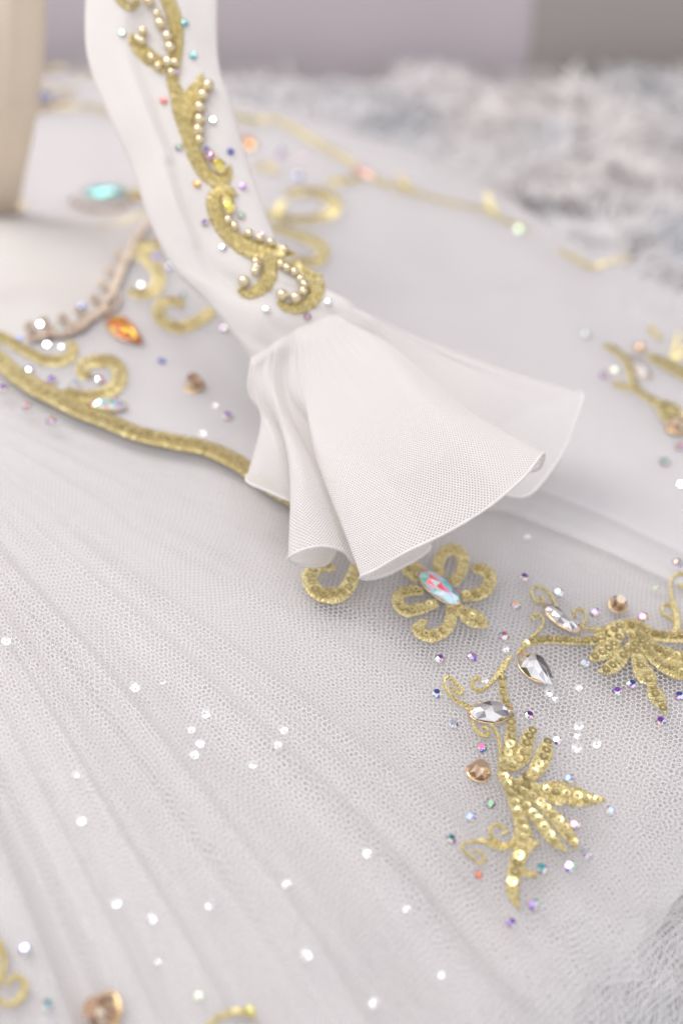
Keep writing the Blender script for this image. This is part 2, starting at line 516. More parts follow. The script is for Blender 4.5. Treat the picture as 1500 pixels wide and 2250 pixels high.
def net(name, a, phi, zoff, seed, rmax, wthread, amp, wob):
    e = a / math.sqrt(3)
    ext = 330
    n = int(ext / a) + 4
    i, j = np.meshgrid(np.arange(-n, n), np.arange(-n, n), indexing='ij')
    ax = i * a + j * a / 2; ay = j * a * math.sqrt(3) / 2
    c, s = math.cos(phi), math.sin(phi)
    ox, oy = 10.0, 300.0
    def place(u, v):
        x = ox + c * u - s * v; y = oy + s * u + c * v
        r0, t0 = polar(x, y)                      # gathers: the net is bunched up towards the near left
        t0 = np.where(t0 < -34, -34 + (t0 + 34) * 0.68, t0)
        x = CX + r0 * np.cos(np.radians(t0)); y = CY + r0 * np.sin(np.radians(t0))
        x2 = x + 5.0 * noise(x / 50., y / 50., 40 + seed) + 0.5 * noise(x / 7., y / 7., 42 + seed)
        y2 = y + 5.0 * noise(x / 50., y / 50., 41 + seed) + 0.5 * noise(x / 7., y / 7., 43 + seed)
        return x2, y2
    def ok(x, y):
        r, th = polar(x, y)
        edge = rmax + wob * noise(th / 2.4, 0.3, 44 + seed) + 0.4 * wob * noise(th / .8, 0.3, 45 + seed)
        return (x > -175) & (x < 185) & (y > 145) & (y < 452) & (r < edge) & (inside_overlay(x, y) < 6)
    rho = (wthread / 2) / math.sin(math.radians(60))
    verts = []; 
    keep = []
    for (bx, by, angs) in ((ax, ay, (30, 150, 270)), (ax, ay + e, (330, 90, 210))):
        x, y = place(bx, by)
        keep.append(ok(x, y))
        for g in angs:
            x, y = place(bx + rho * math.cos(math.radians(g)), by + rho * math.sin(math.radians(g)))
            verts.append((x, y))
    N2 = ax.size; shp = ax.shape
    idx = np.arange(N2).reshape(shp)
    A30, A150, A270, B330, B90, B210 = [idx + k * N2 for k in range(6)]
    kA, kB = keep
    def sh(M, di, dj, fill=0):
        out = np.full_like(M, fill)
        n0, n1 = M.shape
        si = slice(max(0, di), n0 + min(0, di)); ti = slice(max(0, -di), n0 + min(0, -di))
        sj = slice(max(0, dj), n1 + min(0, dj)); tj = slice(max(0, -dj), n1 + min(0, -dj))
        out[ti, tj] = M[si, sj]
        return out
    quads = []
    m = kA & kB
    quads.append(np.stack([A30, B330, B210, A150], -1)[m])
    m = kA & sh(kB, 0, -1, False)
    quads.append(np.stack([A150, sh(B90, 0, -1), sh(B330, 0, -1), A270], -1)[m])
    m = kA & sh(kB, 1, -1, False)
    quads.append(np.stack([A270, sh(B210, 1, -1), sh(B90, 1, -1), A30], -1)[m])
    tris = [np.stack([A30, A150, A270], -1)[kA], np.stack([B330, B90, B210], -1)[kB]]
    Q = np.concatenate(quads); T = np.concatenate(tris)
    used = np.zeros(6 * N2, bool); used[Q.ravel()] = True; used[T.ravel()] = True
    remap = np.cumsum(used) - 1
    X = np.concatenate([v[0].ravel() for v in verts])[used]; Y = np.concatenate([v[1].ravel() for v in verts])[used]
    r, th = polar(X, Y)
    Z = zskirt(X, Y, 0, 1.0) + zoff * (0.32 + 0.68 * sstep(-54, -36, th))
    if seed:
        r, th = polar(X, Y)
        Z += amp * (0.35 + 0.65 * sstep(-54, -36, th)) * (noise(X / 16., Y / 16., 50 + seed) + 0.6 * noise(th / 1.6, r / 90., 52 + seed)) 
    r, th = polar(X, Y)
    Z -= 10 * sstep(rmax - 10, rmax + 12, r) * (0.6 + 0.4 * noise(th / 3., 0.2, 55 + seed))
    o = build(name, np.stack([X, Y, Z], -1), [remap[Q], remap[T]], 'tulle', tutu)
    o['kind'] = 'stuff'
    return o
net('tulle_layer', 1.78, 0.32, 0.0, 0, 364, 0.21, 0.0, 6.0)
net('tulle_layer', 1.8, 1.05, -3.6, 1, 373, 0.16, 0.7, 6.0)
net('tulle_layer', 1.9, 1.75, -7.5, 2, 390, 0.20, 1.2, 7.0)
net('tulle_layer', 1.9, 0.75, -12.0, 3, 408, 0.24, 1.6, 8.0)

# ------------------------------------------------------------------ the sleeve and its ruffle
SL = [  # left edge px, right edge px, axial distance
    (186, -420, 470, -420, 516), (188, -230, 475, -230, 511), (190, -60, 478, -60, 506), (190, 110, 480, 130, 503), (232, 240, 512, 235, 500), (290, 370, 553, 380, 496),
    (330, 490, 595, 500, 492), (385, 595, 640, 585, 488), (450, 660, 715, 635, 486), (505, 725, 768, 662, 485), (556, 797, 797, 694, 486)]
sleeve = empty('sleeve', at_depth(np.array(640.), np.array(740.), np.array(490.)) * np.array([1, 1, 0]),
               'white stretch sleeve with gold scrollwork and a flared ruffle, lying across the tutu', 'sleeve')
def make_sleeve():
    rows = catmull(np.array(SL, float), 14)
    nphi = 72
    ph = np.linspace(0, 2 * np.pi, nphi, endpoint=False)
    Lp = at_depth(rows[:, 0], rows[:, 1], rows[:, 4]); Rp = at_depth(rows[:, 2], rows[:, 3], rows[:, 4])
    M = (Lp + Rp) / 2; H = (Rp - Lp) / 2
    T = np.gradient(M, axis=0)
    Nn = np.cross(T, H); Nn /= np.linalg.norm(Nn, axis=1, keepdims=True)
    flip = np.sign(np.sum(Nn * (CAM - M), axis=1))[:, None]
    Nn = Nn * flip
    c = np.cos(ph); s = np.sin(ph)
    cx = np.sign(c) * np.abs(c) ** 0.8
    sy = np.sign(s) * np.abs(s) ** 0.7
    tt = np.linspace(0, 1, len(rows))[:, None]
    f = (cx[None, :] + 1) / 2                       # 0 left .. 1 right
    front = (s[None, :] > 0)
    thick = np.where(front, 3.2 + 2.0 * sstep(.6, .95, tt), 6.0 + 3 * sstep(.7, 1, tt))
    hgt = thick * sy[None, :]
    cre = 0.31 + 0.05 * np.sin(tt * 5.5)
    ridge = np.where(f < cre, np.exp(-((f - cre + .05) / .16) ** 2), np.exp(-((f - cre + .05) / .05) ** 2)) * (0.75 + .5 * noise(tt * 4, 0 * tt, 65))
    wr = 1.3 * noise(f * 2 + 2 + tt * 2, tt * 4, 61) + 0.6 * noise(f * 5 + tt * 6, tt * 7, 62)
    hgt = hgt + front * (2.6 * ridge * sstep(0, .12, tt) * sstep(1.0, .8, tt) + wr * np.abs(s)[None, :])
    hgt = hgt + front * np.abs(s)[None, :] * (1.1 * noise(f * 4 - tt * 7, f * 2 + tt * 3, 63) + .5 * noise(f * 9 - tt * 16, tt * 5, 64) * sstep(.35, .8, tt))
    V = M[:, None] + H[:, None] * cx[None, :, None] + Nn[:, None] * hgt[..., None]
    n = len(rows)
    V = V.transpose(1, 0, 2).reshape(-1, 3)
    F = grid_faces(nphi, n, wrap_u=True)
    build('sleeve_body', V, [F], 'sleeve_cloth', sleeve)
    return BVHTree.FromPolygons([Vector(v) for v in V], [tuple(q) for q in F])
SLEEVE_BVH = make_sleeve()

def on_sleeve(px, py, off=0.0):
    px = np.atleast_1d(np.asarray(px, float)); py = np.atleast_1d(np.asarray(py, float))
    out = np.zeros((len(px), 3)); nrm = np.zeros((len(px), 3))
    for k, d in enumerate(ray(px, py)):
        v = Vector(d).normalized()
        hit, nn, _, dist = SLEEVE_BVH.ray_cast(Vector(CAM), v)
        if hit is None:
            p = np.array(CAM) + 492 * d; nn = Vector(-d).normalized(); hit = Vector(p)
        if nn.dot(v) > 0: nn = -nn
        out[k] = hit; nrm[k] = nn
    # smooth normals along the run
    if len(px) > 4:
        for _ in range(3):
            nrm[1:-1] = (nrm[:-2] + nrm[1:-1] * 2 + nrm[2:]) / 4
    nrm /= np.linalg.norm(nrm, axis=1, keepdims=True)
    return out + nrm * off, nrm

# ruffle: seam point, two in-between points (or None), hem point; each px, py, axial distance
RUF = [
    ((640, 770, 500), None, None, (760, 1080, 500)),
    ((720, 740, 504), None, None, (960, 1010, 508)),
    ((775, 705, 503), None, None, (1150, 900, 518)),
    ((795, 692, 496), None, None, (1240, 868, 516)),
    ((793, 690, 492), (930, 752, 494), (1080, 808, 500), (1279, 867, 508)),
    ((786, 690, 489), None, None, (1262, 930, 503)),
    ((778, 692, 488), None, None, (1232, 1000, 500)),
    ((770, 694, 487), None, None, (1160, 1088, 496)),
    ((760, 697, 487), (830, 800, 489), (930, 900, 491), (1090, 1075, 490)),
    ((750, 699, 486), (850, 790, 487), (970, 890, 486), (1130, 1040, 480)),
    ((742, 702, 484), (860, 768, 481), (990, 880, 474), (1183, 1030, 468)),
    ((735, 704, 482), (862, 762, 478), (1000, 882, 470), (1192, 996, 461)),
    ((724, 708, 480), (840, 800, 472), (965, 905, 463), (1150, 1048, 454)),
    ((712, 712, 479), (808, 830, 470), (915, 945, 459), (1075, 1112, 450)),
    ((700, 717, 478), (775, 855, 468), (868, 985, 457), (985, 1168, 448)),
    ((688, 722, 478), (745, 875, 468), (815, 1015, 458), (890, 1214, 449)),
    ((672, 728, 478), (705, 890, 470), (750, 1035, 460), (825, 1252, 452)),
    ((660, 733, 479), (672, 880, 472), (715, 1040, 464), (792, 1268, 456)),
    ((656, 736, 481), (668, 880, 477), (712, 1040, 470), (820, 1272, 463)),
    ((653, 738, 483), None, None, (880, 1248, 470)),
    ((650, 740, 485), None, None, (944, 1203, 478)),
    ((648, 742, 486), None, None, (880, 1180, 484)),
    ((645, 744, 486), (662, 880, 480), (705, 1040, 474), (800, 1215, 476)),
    ((642, 746, 485), (660, 880, 478), (702, 1040, 472), (779, 1236, 468)),
    ((636, 750, 482), (655, 878, 474), (690, 1030, 468), (752, 1210, 463)),
    ((628, 754, 480), (642, 876, 470), (668, 1025, 464), (710, 1200, 459)),
    ((618, 760, 479), (625, 874, 469), (648, 1020, 463), (668, 1207, 459)),
    ((608, 766, 480), (606, 876, 471), (636, 1020, 466), (633, 1227, 462)),
    ((602, 771, 483), (610, 890, 479), (640, 1030, 474), (664, 1242, 468)),
    ((596, 776, 485), None, None, (720, 1238, 474)),
    ((590, 780, 487), (600, 880, 486), (650, 1000, 484), (740, 1180, 482)),
    ((582, 785, 488), (600, 870, 484), (640, 990, 482), (690, 1120, 482)),
    ((574, 790, 487), (590, 850, 476), (612, 965, 474), (640, 1102, 476)),
    ((566, 794, 486), (566, 845, 474), (592, 945, 474), (590, 1080, 476)),
    ((560, 798, 486), (545, 850, 477), (574, 925, 479), (543, 1058, 478)),
    ((558, 800, 490), (550, 852, 488), (580, 930, 490), (560, 1040, 488)),
    ((575, 798, 494), None, None, (640, 1060, 496)),
    ((640, 770, 500), None, None, (760, 1080, 500)),
]
def make_ruffle():
    K = len(RUF)
    C = np.zeros((K, 4, 3))
    for k, (a, b, c, d) in enumerate(RUF):
        a = np.array(a, float); d = np.array(d, float)
        b = a + (d - a) * .34 if b is None else np.array(b, float)
        c = a + (d - a) * .67 if c is None else np.array(c, float)
        if 18 <= k <= 34:                        # a smooth hollow under the seam before the small folds break out
            q_ = (k - 18) / 16.0
            b = np.array([669 - 124 * q_, 876 - 24 * q_ + 14 * math.sin(q_ * 9), 477 + 5 * math.sin(q_ * math.pi) - 2.0 * math.cos(q_ * 11)])
        for p_, kk in ((b, 5), (c, 9), (d, 12)): p_[2] -= kk
        for q, p in enumerate((a, b, c, d)):
            C[k, q] = at_depth(np.array(p[0]), np.array(p[1]), np.array(p[2]))
    for k in range(4, 35):                      # the front of the seam is sewn onto the sleeve itself
        a = RUF[k][0]
        hit, _ = on_sleeve([a[0] - 9.0], [a[1] - 11.0], 0.12)
        C[k, 0] = hit[0]
    n = 14
    cols = np.stack([catmull(C[:, q], n) for q in range(4)], 1)     # (U,4,3)
    U = len(cols)
    V = np.stack([catmull(cols[u], 16) for u in range(U)], 0)        # (U,nv,3)
    nv = V.shape[1]
    # fine gathers near the seam fading to the hem
    t = np.linspace(0, 1, nv)
    g = noise(np.arange(U)[:, None] / 3.3, t[None, :] * 2.2, 71) * (0.4 * np.exp(-((t - .12) / .16) ** 2))[None, :]
    g = g + 0.7 * noise(np.arange(U)[:, None] / 11., t[None, :] * 3., 72) * np.sin(np.pi * np.clip(t, 0, 1))[None, :]
    g = g * sstep(0, .06, t)[None, :] + 1.0 * np.exp(-((t - .07) / .045) ** 2)[None, :]
    V = V + g[..., None] * np.array([0.1, -0.55, 0.8])
    # keep above the plate
    zs = zskirt(V[..., 0], V[..., 1]) + 1.2
    V[..., 2] = np.maximum(V[..., 2], zs)
    F = grid_faces(U, nv)
    o = build('ruffle', V.reshape(-1, 3), [F], 'ruffle_mesh', sleeve)
    # UVs in mm: hem arc length across, fall length along
    hu = np.concatenate([[0], np.cumsum(np.linalg.norm(np.diff(V[:, int(nv * .75)], axis=0), axis=1))])
    hv = np.concatenate([[0], np.cumsum(np.linalg.norm(np.diff(V.mean(0), axis=0), axis=1))])
    # cross-fall in proportion, so the mesh keeps its pitch along the front panel
    uvg = np.stack([np.broadcast_to(hu[:, None], (U, nv)), np.broadcast_to(hv[None, :] * 1.15, (U, nv))], -1).reshape(-1, 2)
    lay = o.data.uv_layers.new(name='UVMap')
    li = np.zeros(len(o.data.loops), np.int32); o.data.loops.foreach_get('vertex_index', li)
    lay.data.foreach_set('uv', uvg[li].astype(np.float32).ravel())
    # rolled overlocked hem with its slanting stitches
    P = V[:, -1]
    P = catmull(P[::4], 10)
    L = np.concatenate([[0], np.cumsum(np.linalg.norm(np.diff(P, axis=0), axis=1))])
    m = int(L[-1] / 0.28)
    Pu = np.stack([np.interp(np.linspace(0, L[-1], m), L, P[:, q]) for q in range(3)], 1)
    Vt, Ft = tube(Pu, 1.0, 10)
    Vt = Vt.reshape(m, 10, 3)
    ph = np.linspace(0, 2 * np.pi, 10, endpoint=False)
    k = 0.86 + 0.16 * np.sin(np.arange(m)[:, None] * 2 * np.pi / 4.2 + ph[None, :]) + 0.22 * noise(np.arange(m) / 9., 0 * np.arange(m), 74)[:, None]
    Vt = Pu[:, None] + (Vt - Pu[:, None]) * (0.56 * k)[..., None]
    build('hem', Vt.reshape(-1, 3), [Ft], 'hem_cloth', o, at=WORLD[o.name])
make_ruffle()

# ------------------------------------------------------------------ embroidery
def sequin_mesh():
    n = 12
    ph = np.linspace(0, 2 * np.pi, n, endpoint=False)
    ro, ri = 1.38, 0.5
    o = np.stack([ro * np.cos(ph), ro * np.sin(ph), np.full(n, 0.16)], -1)
    i = np.stack([ri * np.cos(ph), ri * np.sin(ph), np.full(n, 0.10)], -1)
    b = np.stack([ro * .98 * np.cos(ph), ro * .98 * np.sin(ph), np.full(n, 0.04)], -1)
    V = np.vstack([o, i, b])
    k = np.arange(n); k2 = (k + 1) % n
    F = np.concatenate([np.stack([k, k2, n + k2, n + k], -1)[:, ::-1], np.stack([2 * n + k, 2 * n + k2, k2, k], -1)])
    me = mesh_np('sequin', V, [F], False)
    me.materials.append(MATS['gold_sequin'])
    return me
SEQ = sequin_mesh()

def frame_to(n, spin=0.0):
    n = Vector(n).normalized()
    q = n.to_track_quat('Z', 'Y')
    return q.to_matrix() @ Matrix.Rotation(spin, 3, 'Z')

def project(surface, px, py, off=0.0):
    if surface == 'skirt':
        p = on_skirt(px, py, 0.0)
        n = skirt_normal(p)
        return p + n * off, n
    return on_sleeve(px, py, off)

def applique(name, parent, surface, strokes, material='gold_thread', pad=0.5, lift=1.25, label=None, step=0.40, wk=1.0):
    """strokes: dicts {p:[(x,y,w)...], s:sequin spacing mm or 0, r:rows of sequins}. One embroidered piece."""
    VS, FS = [], []
    base = 0
    places = []
    for si, st in enumerate(strokes):
        pts = catmull(np.array(st['p'], float), 14)
        P, Nn = project(surface, pts[:, 0], pts[:, 1], lift + 0.05 * si)
        D = (P - CAM) @ FWD
        T0 = np.gradient(P, axis=0); T0 /= np.linalg.norm(T0, axis=1, keepdims=True) + 1e-9
        B0 = np.cross(Nn, T0); B0 /= np.linalg.norm(B0, axis=1, keepdims=True) + 1e-9
        # how long one millimetre across the stroke shows, seen square to the stroke
        vd = (P - CAM); vd /= np.linalg.norm(vd, axis=1, keepdims=True)
        q = np.cross(vd, T0); q /= np.linalg.norm(q, axis=1, keepdims=True) + 1e-9
        fs = np.clip(np.abs(np.sum(B0 * q, 1)), 0.55, 1.0)
        W = np.maximum(pts[:, 2], 3.0) / (FPX / D) / fs * wk
        L = np.concatenate([[0], np.cumsum(np.linalg.norm(np.diff(P, axis=0), axis=1))])
        m = max(6, int(L[-1] / step))
        u = np.linspace(0, L[-1], m)
        ip = lambda A: np.stack([np.interp(u, L, A[:, q]) for q in range(A.shape[1])], 1)
        Pc = ip(P); Nc = ip(Nn); Nc /= np.linalg.norm(Nc, axis=1, keepdims=True)
        Wc = np.interp(u, L, W)
        T = np.gradient(Pc, axis=0); T /= np.linalg.norm(T, axis=1, keepdims=True) + 1e-9
        B = np.cross(Nc, T); B /= np.linalg.norm(B, axis=1, keepdims=True) + 1e-9
        hw = Wc / 2 * (1 + rng.normal(0, .035, m)) + rng.normal(0, .05, m)
        hw = np.maximum(hw, .25)
        hgt = np.minimum(pad, 0.30 + hw * 0.45)
        prof = np.array([-1, -.72, 0, .72, 1.0]); ph = np.array([-.3, .85, 1, .85, -.3])
        skew = rng.normal(0.28, .22, m)
        # padding under the stitches
        cen = Pc[:, None] + B[:, None] * (prof[None, :, None] * (hw * .93)[:, None, None]) + Nc[:, None] * ((ph[None, :] * hgt[:, None] * .8)[..., None])
        VS.append(cen.reshape(-1, 3)); FS.append(grid_faces(m, 5) + base); base += m * 5
        # stitches: roof-shaped threads laid across
        j = rng.normal(0, .05, m)
        cc = Pc[:, None] + B[:, None] * (prof[None, :, None] * hw[:, None, None]) + T[:, None] * ((prof[None, :] * (skew * np.minimum(hw, 1.4))[:, None] + j[:, None])[..., None])
        hh = (ph[None, :] * hgt[:, None]) + rng.normal(0, .07, m)[:, None]
        cc = cc + Nc[:, None] * hh[..., None]
        wt = 0.21
        a = cc - T[:, None] * wt; b = cc + Nc[:, None] * 0.24; c = cc + T[:, None] * wt
        X = np.stack([a, b, c], 2)                    # (m,5,3,3)
        VS.append(X.reshape(-1, 3))
        ii = (np.arange(m)[:, None] * 15 + np.arange(4)[None, :] * 3).ravel()[:, None]
        f = np.concatenate([ii + np.array([[0, 1, 4, 3]]), ii + np.array([[1, 2, 5, 4]])])
        FS.append(f + base); base += m * 15
        sp = st.get('s', 0)
        if sp:
            ns = int(L[-1] / sp)
            off0 = (L[-1] - (ns - 1) * sp) / 2 if ns > 0 else 0
            for q in range(ns):
                uu = off0 + q * sp
                k = int(np.clip(np.searchsorted(u, uu), 0, m - 1))
                if Wc[k] < 2.0: continue
                rows = [0.0] if Wc[k] < st.get('two', 99) else [-.48, .48]
                for rr in rows:
                    if len(rows) == 2 and (q % 2): rr *= .75
                    pp = Pc[k] + B[k] * (rr * hw[k] + rng.normal(0, .12)) + Nc[k] * (hgt[k] * (1 if rr == 0 else .9) + .16)
                    nn = Nc[k] + rng.normal(0, .085, 3) + B[k] * rr * .12
                    places.append((pp, nn))
    V = np.vstack(VS)
    o = build(name, V, FS, material, parent, smooth=False, at=V.mean(0))
    if label: o['label'] = label
    for pp, nn in places:
        link('sequin', SEQ, None, o, pp, frame_to(nn, rng.uniform(0, 6.28)))
    return o

S_ = lambda p, s=0, **k: dict(p=p, s=s, **k)
# flower on the net below the ruffle
applique('applique', tutu, 'skirt', [
    S_([(880, 1238, 8), (893, 1243, 30), (908, 1256, 42), (926, 1277, 34)], 2.9),
    S_([(966, 1268, 22), (962, 1243, 25), (971, 1221, 27), (993, 1209, 27), (1013, 1223, 27), (1014, 1250, 26), (1004, 1271, 25), (990, 1287, 22)], 3.2),
    S_([(1006, 1316, 22), (1020, 1312, 25), (1046, 1309, 28), (1069, 1295, 30), (1075, 1273, 29), (1064, 1256, 27), (1047, 1253, 26), (1037, 1258, 12)], 3.2),
    S_([(1003, 1336, 18), (1025, 1352, 36), (1044, 1365, 40), (1058, 1376, 26), (1066, 1384, 8)], 3.2),
    S_([(988, 1338, 20), (990, 1355, 26), (984, 1378, 28), (969, 1393, 29), (949, 1401, 29), (927, 1396, 28), (916, 1385, 26), (925, 1374, 20), (935, 1378, 10)], 3.2),
    S_([(958, 1328, 20), (939, 1335, 24), (917, 1342, 26), (892, 1346, 27), (874, 1330, 27), (876, 1310, 26), (900, 1301, 24), (928, 1302, 20)], 3.2),
], label='gold looped flower with rings of sequins', lift=0.6)
applique('applique', tutu, 'skirt', [
    S_([(800, 1190, 30), (790, 1225, 32), (778, 1262, 32), (758, 1300, 34), (725, 1312, 34), (692, 1300, 34), (680, 1272, 34), (692, 1250, 32), (716, 1247, 26), (732, 1258, 10)], 3.3),
], label='gold sequin scroll peeping out under the ruffle', lift=0.6)
# leaf spray on the net, in focus
applique('applique', tutu, 'skirt', [
    S_([(1122, 1443, 4), (1111, 1458, 16), (1098, 1478, 19), (1084, 1496, 12), (1068, 1512, 9), (1052, 1521, 9), (1038, 1514, 9), (1036, 1500, 9), (1046, 1492, 9), (1056, 1499, 8)], 0),
    S_([(1100, 1484, 12), (1102, 1498, 19), (1104, 1524, 20), (1111, 1550, 22), (1117, 1576, 23), (1121, 1598, 25), (1120, 1622, 32), (1118, 1648, 34), (1108, 1675, 34), (1104, 1700, 30), (1108, 1722, 26)], 2.9),
    S_([(1108, 1692, 20), (1130, 1680, 40), (1147, 1660, 44), (1154, 1638, 38), (1161, 1618, 34), (1174, 1603, 4)], 2.9, two=5.6),
    S_([(1140, 1716, 12), (1165, 1708, 30), (1180, 1688, 42), (1193, 1664, 46), (1199, 1644, 34), (1200, 1627, 4)], 3.0),
    S_([(1112, 1716, 20), (1150, 1731, 26), (1180, 1736, 28), (1206, 1741, 52), (1232, 1747, 62), (1246, 1749, 42), (1256, 1751, 54), (1280, 1757, 44), (1304, 1761, 24), (1330, 1761, 4)], 3.0),
    S_([(1116, 1724, 16), (1137, 1738, 22), (1166, 1754, 24), (1190, 1773, 27), (1212, 1793, 33), (1234, 1818, 36), (1250, 1841, 32), (1264, 1870, 6)], 2.7),
    S_([(1114, 1740, 18), (1138, 1762, 24), (1161, 1784, 28), (1183, 1807, 32), (1200, 1829, 34), (1219, 1854, 28), (1242, 1875, 6)], 2.7),
    S_([(1106, 1715, 18), (1124, 1762, 26), (1137, 1792, 32), (1147, 1826, 42), (1148, 1850, 56), (1142, 1876, 44), (1134, 1900, 40), (1127, 1924, 38), (1126, 1948, 34), (1129, 1970, 28), (1139, 2001, 5)], 3.0),
    S_([(1150, 1872, 30), (1165, 1862, 24), (1182, 1855, 4)]),
    S_([(1142, 1920, 24), (1160, 1924, 20), (1179, 1930, 6)]),
    S_([(1126, 1857, 10), (1104, 1865, 22), (1080, 1858, 22), (1056, 1854, 12), (1032, 1852, 9), (1015, 1859, 9), (1022, 1876, 9), (1039, 1890, 8), (1060, 1898, 8), (1064, 1886, 8), (1051, 1872, 8), (1039, 1874, 7)]),
    S_([(1097, 1860, 10), (1080, 1845, 9), (1073, 1829, 9), (1085, 1817, 9), (1103, 1823, 9), (1109, 1834, 9), (1099, 1839, 8)]),
    S_([(1040, 1576, 14), (1026, 1560, 14), (1006, 1549, 10), (990, 1538, 9), (978, 1520, 9), (973, 1501, 9), (984, 1494, 9), (998, 1507, 9), (1012, 1522, 10), (1008, 1531, 10), (994, 1523, 8), (988, 1515, 6)]),
    S_([(1036, 1590, 10), (1046, 1610, 10), (1060, 1622, 10), (1072, 1618, 10), (1068, 1606, 10), (1058, 1602, 8)]),
    S_([(1076, 1598, 8), (1088, 1615, 9), (1095, 1637, 9), (1097, 1660, 9), (1095, 1682, 9)]),
], label='gold leaf spray with sequins and curled tendrils, in sharp focus', lift=0.6, wk=0.86)
# second spray at the right edge
applique('applique', tutu, 'skirt', [
    S_([(1134, 1441, 7), (1146, 1427, 14), (1166, 1414, 18), (1196, 1409, 20), (1234, 1410, 20), (1272, 1412, 20), (1298, 1410, 26), (1324, 1401, 40), (1348, 1387, 48), (1366, 1374, 34)], 2.9),
    S_([(1364, 1396, 20), (1346, 1416, 36), (1325, 1434, 44), (1306, 1445, 32), (1294, 1453, 10)], 3.0),
    S_([(1379, 1418, 12), (1368, 1440, 36), (1350, 1462, 42), (1332, 1473, 32), (1313, 1479, 5)], 3.0),
    S_([(1386, 1392, 28), (1395, 1430, 28), (1406, 1466, 44), (1419, 1492, 48), (1430, 1507, 26), (1440, 1532, 42), (1450, 1552, 30), (1458, 1573, 4)], 3.0),
    S_([(1392, 1389, 24), (1424, 1437, 28), (1449, 1459, 36), (1475, 1475, 40), (1500, 1483, 36), (1530, 1489, 14)], 2.9),
    S_([(1398, 1386, 24), (1437, 1426, 30), (1470, 1442, 34), (1500, 1450, 34), (1535, 1456, 16)], 2.9),
    S_([(1366, 1378, 34), (1398, 1383, 44), (1424, 1396, 32), (1455, 1402, 30), (1500, 1402, 34), (1545, 1399, 20)], 2.9),
    S_([(1475, 1400, 16), (1485, 1376, 20), (1481, 1346, 18), (1473, 1316, 11), (1470, 1287, 8), (1482, 1268, 8), (1501, 1267, 8), (1514, 1282, 8), (1502, 1297, 8), (1490, 1290, 7)]),
    S_([(1485, 1368, 10), (1467, 1362, 8), (1452, 1351, 8), (1454, 1337, 8), (1469, 1335, 8), (1475, 1345, 7)]),
    S_([(1163, 1406, 10), (1183, 1389, 9), (1191, 1370, 8), (1181, 1355, 8), (1166, 1358, 8), (1171, 1369, 8)]),
    S_([(1222, 1342, 9), (1205, 1311, 8), (1186, 1296, 8), (1168, 1298, 8), (1166, 1313, 8), (1177, 1328, 8), (1191, 1328, 8), (1186, 1315, 7)]),
    S_([(1330, 1389, 8), (1297, 1387, 8), (1274, 1383, 7), (1284, 1366, 8), (1281, 1351, 7), (1267, 1344, 7), (1256, 1354, 7), (1264, 1362, 6)]),
], label='gold leaf spray with sequins running off the right edge', lift=0.6, wk=0.82)
# left: overlay edge trim and scrolls
applique('gold_trim', tutu, 'skirt', [
    S_([(-90, 725, 34), (-40, 765, 34), (0, 795, 36), (32, 824, 38), (80, 856, 40), (128, 881, 40), (176, 906, 38), (224, 925, 36), (300, 957, 34), (380, 975, 34), (450, 989, 34), (520, 1021, 36), (580, 1066, 34), (640, 1102, 34), (700, 1136, 30), (760, 1165, 20)], 3.3),
    S_([(140, 868, 22), (192, 877, 26), (237, 868, 32), (261, 845, 34), (261, 816, 33), (237, 800, 31), (206, 800, 30), (181, 812, 28), (184, 829, 24), (199, 836, 12)], 3.3),
    S_([(-40, 730, 22), (0, 746, 24), (28, 760, 24), (64, 781, 24), (96, 796, 25), (128, 799, 26), (153, 790, 26), (162, 772, 24), (153, 758, 14)], 3.3),
], label='sequinned gold braid and scrolls along the overlay edge')
applique('applique', tutu, 'skirt', [
    S_([(480, 672, 24), (461, 692, 26), (432, 713, 26), (394, 725, 26), (360, 712, 26), (347, 688, 26), (364, 669, 25), (390, 668, 24), (397, 683, 14)], 3.4),
])
applique('applique', tutu, 'skirt', [
    S_([(356, 540, 34), (326, 544, 40), (298, 556, 30), (322, 572, 30), (345, 598, 29), (349, 626, 29), (333, 648, 27), (304, 652, 22), (288, 644, 14)], 3.4),
])
applique('applique', tutu, 'skirt', [
    S_([(210, 505, 20), (240, 505, 24), (272, 497, 22), (300, 484, 20), (335, 470, 18)]),
    S_([(282, 436, 22), (312, 432, 24), (345, 440, 20)]),
])
applique('rose_braid', tutu, 'skirt', [
    S_([(328, 498, 22), (300, 532, 25), (283, 572, 27), (267, 610, 27), (251, 648, 28), (231, 682, 30), (205, 706, 30), (160, 730, 28), (112, 744, 28), (62, 756, 24)], 0),
    S_([(252, 640, 8), (262, 668, 14), (250, 690, 14), (228, 700, 10)]),
    S_([(200, 712, 8), (186, 730, 14), (160, 742, 14), (130, 752, 8)]),
], 'rose_thread', label='rose gold scalloped braid', wk=.62, lift=2.3)
for (x, y) in [(258, 577), (240, 610), (222, 640), (205, 672), (172, 698), (135, 716), (95, 722), (62, 733)]:
    applique('picot', tutu, 'skirt', [S_([(x + 14, y + 12, 7), (x + 3, y + 4, 8), (x - 3, y - 6, 9), (x + 4, y - 12, 8), (x + 11, y - 4, 7), (x + 18, y + 8, 6)])], 'rose_thread', lift=2.2)
applique('applique', tutu, 'skirt', [S_([(-20, 370, 22), (8, 398, 22), (28, 430, 24), (50, 466, 16)])])
